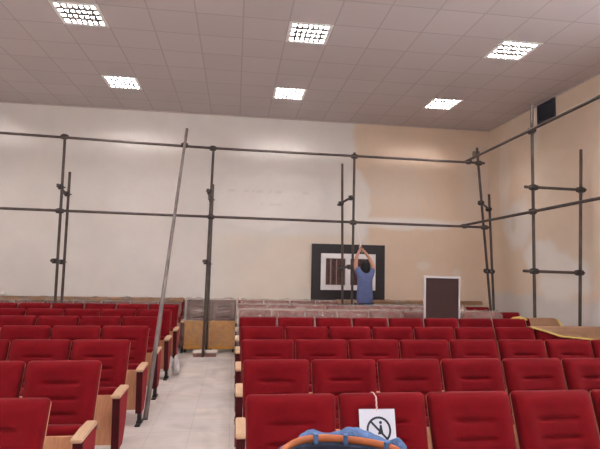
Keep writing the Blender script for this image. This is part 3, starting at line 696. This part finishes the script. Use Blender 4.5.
skin('jeans', [L_(2.56, 9.39, 1.0), L_(2.47, 9.39, 0.92), L_(2.46, 9.385, 0.60), L_(2.45, 9.40, 0.24), L_(2.65, 9.39, 0.92), L_(2.66, 9.385, 0.60), L_(2.67, 9.40, 0.24)],
     [(0, 1), (1, 2), (2, 3), (0, 4), (4, 5), (5, 6)], [(0.165, 0.115), 0.095, 0.072, 0.056, 0.095, 0.072, 0.056], JEANS, P)
bm = bmesh.new(); bmesh.ops.create_icosphere(bm, subdivisions=4, radius=1)
for v in bm.verts:
    c = v.co; n = 1+0.05*noise.noise(c*5)
    v.co = Vector((c.x*0.102, c.y*0.112, c.z*0.148))*n
    if c.y > 0.35 and c.z < 0.25: v.co.y *= 0.45                        # face side stays free
for v in bm.verts: v.co += Vector(L_(2.572, 9.405, 1.685))
obj('hair', bm, HAIR, P, smooth=True)
for s in (-1, 1):
    bm = bmesh.new(); bmesh.ops.create_icosphere(bm, subdivisions=3, radius=1)
    for v in bm.verts: v.co = Vector((v.co.x*0.013, v.co.y*0.022, v.co.z*0.033)) + Vector(L_(2.572+s*0.098, 9.44, 1.68))
    obj('ear', bm, SKIN, P, smooth=True)
    bm = bmesh.new(); bmesh.ops.create_icosphere(bm, subdivisions=3, radius=1)
    for v in bm.verts: v.co = Vector((v.co.x*0.048, v.co.y*0.125, max(-0.045, v.co.z*0.055))) + Vector(L_(2.56+s*0.11, 9.45, 0.17+0.046))
    obj('shoe', bm, mat('dark_shoe', srgb(40, 36, 36), 0.5), P, smooth=True)
# hands: palm and five fingers closed around the pole
pole_a, pole_b = Vector((2.565, 9.645, 1.98)), Vector((2.535, 10.14, 2.80)); pd = (pole_b-pole_a).normalized()
def hand(wrist, along, side):
    wr = Vector(L_(*wrist)); c = pole_a + pd*along - Vector((PX, PY, PB))
    sx = Vector((side, 0, 0)); back = Vector((0, -1, 0)); up = pd
    vs, es, rs = [wr, c+sx*0.035+back*0.012-up*0.005, c+sx*0.028+back*0.016+up*0.04], [(0, 1), (1, 2)], [0.024, (0.02, 0.034), (0.016, 0.03)]
    for k in range(4):
        o_ = -0.03+0.021*k; ln = (0.85, 1.0, 1.05, 0.95)[k]
        b0 = len(vs); vs += [c+sx*0.024+back*0.012+up*o_, c+sx*0.010-back*0.028*ln+up*(o_+0.004), c-sx*0.018-back*0.020*ln+up*(o_+0.004), c-sx*0.022+up*o_]
        es += [(1, b0), (b0, b0+1), (b0+1, b0+2), (b0+2, b0+3)]; rs += [0.0095, 0.009, 0.0085, 0.0075]
    b0 = len(vs); vs += [c+sx*0.012+back*0.026+up*0.01, c-sx*0.012+back*0.024+up*0.035]; es += [(1, b0), (b0, b0+1)]; rs += [0.0105, 0.009]
    skin('hand', vs, es, rs, SKIN, P, 0, 1)
hand((2.525, 9.655, 2.055), 0.15, -1); hand((2.60, 9.655, 2.035), 0.07, 1)
t = empty('extension_pole', pole_a)
bm = bmesh.new(); tube(bm, Vector((0, 0, 0)), pole_b-pole_a, 0.011, 10); obj('shaft', bm, WHITE, t)
bm = bmesh.new(); tube(bm, Vector((0, 0, 0))-pd*0.001, pd*0.16, 0.0145, 12); obj('grip', bm, MATS['grey_green_box'], t)
tag(t, 'thin white extension pole held up against the wall by the person', 'pole')
t = empty('step_platform', (2.56, 9.40, 0)); PLY = wood_mat('plain_plank', srgb(176, 140, 100), 0.7, (12, 1, 1))
bm = bmesh.new(); box(bm, -0.27, 0.27, -0.15, 0.12, 0.14, 0.17, 0.004); obj('tread', bm, PLY, t)
for s in (-1, 1):
    bm = bmesh.new(); box(bm, s*0.22-0.02, s*0.22+0.02, -0.13, 0.10, 0, 0.14, 0.003); obj('leg', bm, PLY, t)
tag(t, 'low wooden step that the person in blue stands on', 'step')

# ---------------------------------------------------------------- the notice on the front row
sy = ROWY[0]; k = LEAN/0.54
def ony(z, off): return sy-(TOPZ-z)*k-off
t = empty('notice', (0.832, ony(0.905, 0.078), 0.905)); t.rotation_euler = (-math.atan(k), math.radians(0.6), 0)
PAP = mat('white_paper', srgb(200, 202, 214), 0.6, 0.3, var=0.01); INK = mat('dark_ink', srgb(44, 46, 56), 0.7, 0.2, var=0.02)
bm = bmesh.new(); box(bm, -0.105, 0.105, 0, 0.0012, -0.297, 0); obj('paper', bm, PAP, t)
bm = bmesh.new(); cx, cz, ro_, ri = 0.006, -0.112, 0.072, 0.060; n = 48
def ring(bm, cx, cz, ro_, ri):
    A = [[bm.verts.new((cx+r*math.cos(2*math.pi*i/n), y, cz+r*math.sin(2*math.pi*i/n))) for i in range(n)] for r, y in ((ro_, -0.001), (ri, -0.001), (ri, 0.0), (ro_, 0.0))]
    for a_, b2 in ((0, 1), (1, 2), (2, 3), (3, 0)):
        for i in range(n): bm.faces.new((A[a_][i], A[a_][(i+1) % n], A[b2][(i+1) % n], A[b2][i]))
ring(bm, cx, cz, ro_, ri)
d = ri*0.72; q = 0.0042
prism(bm, [(cx-d-q, cz+d-q), (cx-d+q, cz+d+q), (cx+d+q, cz-d+q), (cx+d-q, cz-d-q)], -0.001, 0.0)
obj('prohibition_sign', bm, INK, t)
bm = bmesh.new(); fx = cx+0.012
prism(bm, [(fx+0.0085*math.cos(2*math.pi*i/16), cz+0.040+0.0085*math.sin(2*math.pi*i/16)) for i in range(16)], -0.0014, 0)
prism(bm, [(fx-0.005, cz+0.028), (fx+0.005, cz+0.028), (fx+0.009, cz+0.005), (fx+0.014, cz-0.022), (fx-0.020, cz-0.022), (fx-0.009, cz+0.002)], -0.0014, 0)
obj('figure_symbol', bm, INK, t)
bm = bmesh.new()
prism(bm, [(0.060, -0.232), (0.098, -0.230), (0.098, -0.205), (0.088, -0.205), (0.088, -0.214), (0.060, -0.216)], -0.001, 0); obj('printed_mark', bm, INK, t)
tag(t, 'white paper notice with a dark crossed-out circle hanging on a front seat', 'notice')
bm = bmesh.new(); sx = 0.834
pts = [(sx+0.002, sy+0.03, 0.93), (sx, sy+0.022, 0.968), (sx, sy-0.02, 0.976), (sx-0.001, ony(0.955, 0.06)-0.012, 0.968), (sx-0.002, ony(0.94, 0.083), 0.945), (sx-0.003, ony(0.90, 0.084), 0.898)]
polytube(bm, pts, 0.0035, 6)
for i in range(9):
    p = Vector(pts[3]).lerp(Vector(pts[5]), i/8); bmesh.ops.create_icosphere(bm, subdivisions=1, radius=0.0055, matrix=Matrix.Translation(p+Vector((0.002*math.sin(i*2.3), 0, 0))))
o = obj('string', bm, mat('pale_string', srgb(224, 190, 186), 0.6), smooth=True); tag(o, 'short pale knotted string holding the paper notice over the backrest', 'string')

# ---------------------------------------------------------------- denim bag on a table before the front row
t = empty('side_table', (0.36, 1.52, 0))
bm = bmesh.new(); box(bm, -0.45, 0.45, -0.24, 0.26, 0.765, 0.79, 0.004); obj('table_top', bm, WOOD, t)
for sx_ in (-1, 1):
    for sy_ in (-1, 1):
        bm = bmesh.new(); box(bm, sx_*0.41-0.02, sx_*0.41+0.02, 0.01+sy_*0.21-0.02, 0.01+sy_*0.21+0.02, 0, 0.765, 0.003); obj('leg', bm, BLACK, t)
tag(t, 'small beech-topped table under the denim bag', 'table')
DEN = mat('blue_denim', srgb(84, 108, 148), 0.85, 0.2, var=0.16, scale=16, bump=0.5, bscale=120)
TANL = mat('tan_leather', srgb(176, 100, 58), 0.5, 0.4, var=0.12, scale=14)
LIN = mat('navy_lining', srgb(40, 44, 60), 0.8, 0.2, var=0.2, scale=20)
BG = empty('handbag', (0.348, 1.53, 0.79)); tag(BG, 'blue denim handbag with tan leather rim standing before the front row', 'bag')
BGZ = 0.387
def ringpt(a, dr=0.0, z=0.0):
    return Vector(((0.199+dr)*math.cos(a), (0.100+dr)*math.sin(a), BGZ-0.022-0.017*math.cos(a)-0.030*max(0, -math.cos(a))**3-0.02*max(0, -math.sin(a)) + z))
def swept(bm, a0, a1, n, prof, closed):
    g = []
    for i in range(n if closed else n+1):
        a = a0+(a1-a0)*i/n; g.append([bm.verts.new(prof(a, k)) for k in range(PN)])
    m2 = len(g)
    for i in range(m2 if closed else m2-1):
        for k in range(PN):
            bm.faces.new((g[i][k], g[(i+1) % m2][k], g[(i+1) % m2][(k+1) % PN], g[i][(k+1) % PN]))
    if not closed: bm.faces.new(g[0]); bm.faces.new(g[-1][::-1])
# body wall: closed double skin from the table up to the rim
PN = 14; bm = bmesh.new()
def bodyp(a, k):
    n_ = noise.noise(Vector((math.cos(a)*2.5, math.sin(a)*2.5, 0.4*k)))
    if k < 7: q_ = k/6; o_ = 0.012*math.sin(q_*math.pi)+0.012*n_; z = BGZ*q_; r = 0.004+o_
    else: q_ = (13-k)/6; o_ = 0.012*math.sin(q_*math.pi); z = BGZ*q_; r = -0.010+o_+0.006*n_; z = max(z, 0.012)
    p = ringpt(a, r); p.z = p.z*(z/BGZ) if z < BGZ else p.z
    return p
swept(bm, 0, 2*math.pi, 64, bodyp, True); obj('bag_body', bm, DEN, BG, smooth=True)
bm = bmesh.new(); vs = [bm.verts.new(ringpt(2*math.pi*i/40, -0.014, 0) * 1.0) for i in range(40)]
for v in vs: v.co.z = 0.02
bm.faces.new(vs); vs2 = [bm.verts.new((v.co.x*1.02, v.co.y*1.02, BGZ-0.085-0.02*abs(math.sin(i*0.7)))) for i, v in enumerate(vs)]
for i in range(40): bm.faces.new((vs[i], vs[(i+1) % 40], vs2[(i+1) % 40], vs2[i]))
obj('lining', bm, LIN, BG, smooth=True)
# leather rim, a flat padded band, inner side lined dark
PN = 8; bm = bmesh.new()
def rimp(a, k):
    c = ringpt(a, -0.010); out = Vector((math.cos(a)/0.199, math.sin(a)/0.100, 0)).normalized(); th = 2*math.pi*k/8
    return c + out*(0.007*math.cos(th)) + Vector((0, 0, 1))*(0.0125*math.sin(th)-0.004)
swept(bm, 0, 2*math.pi, 72, rimp, True); obj('leather_rim', bm, TANL, BG, smooth=True)
bm = bmesh.new()
def inlp(a, k):
    c = ringpt(a, -0.020, -0.048); out = Vector((math.cos(a)/0.199, math.sin(a)/0.100, 0)).normalized(); th = 2*math.pi*k/8
    return c + out*(0.004*math.cos(th)) + Vector((0, 0, 1))*(0.032*math.sin(th))
swept(bm, 0, 2*math.pi, 72, inlp, True); obj('inner_facing', bm, LIN, BG, smooth=True)
# belt loops across the rim
for a in (math.radians(112), math.radians(80+0), math.radians(30)):
    c = ringpt(a, -0.010); bm = bmesh.new(); q3 = Matrix.Translation(c) @ Matrix.Rotation(a-math.pi/2, 4, 'Z')
    box(bm, -0.008, 0.008, -0.012, 0.012, -0.020, 0.013, 0.003, 2, q3); obj('belt_loop', bm, DEN, BG)
# slumped denim folds behind the rim
PN = 10; bm = bmesh.new()
def foldp(a, k):
    u = (a-math.radians(5))/(math.radians(122)); e_ = max(0.02, math.sin(math.pi*min(1, max(0, u))))**0.4
    lump = 0.9+0.6*noise.noise(Vector((a*3.3, 2.0, 0)))+0.45*math.sin(a*7.5-1.2)
    c = ringpt(a, 0.028*e_, -0.007+0.004*lump*e_); out = Vector((math.cos(a), math.sin(a), 0)); th = 2*math.pi*k/10
    wr = 1+0.22*noise.noise(Vector((a*12, th*1.2, 5)))
    return c + out*(0.028*e_*math.cos(th)*wr) + Vector((0, 0, 1))*(0.019*e_*lump*math.sin(th)*wr)
swept(bm, math.radians(5), math.radians(127), 100, foldp, False); obj('denim_fold', bm, DEN, BG, smooth=True)
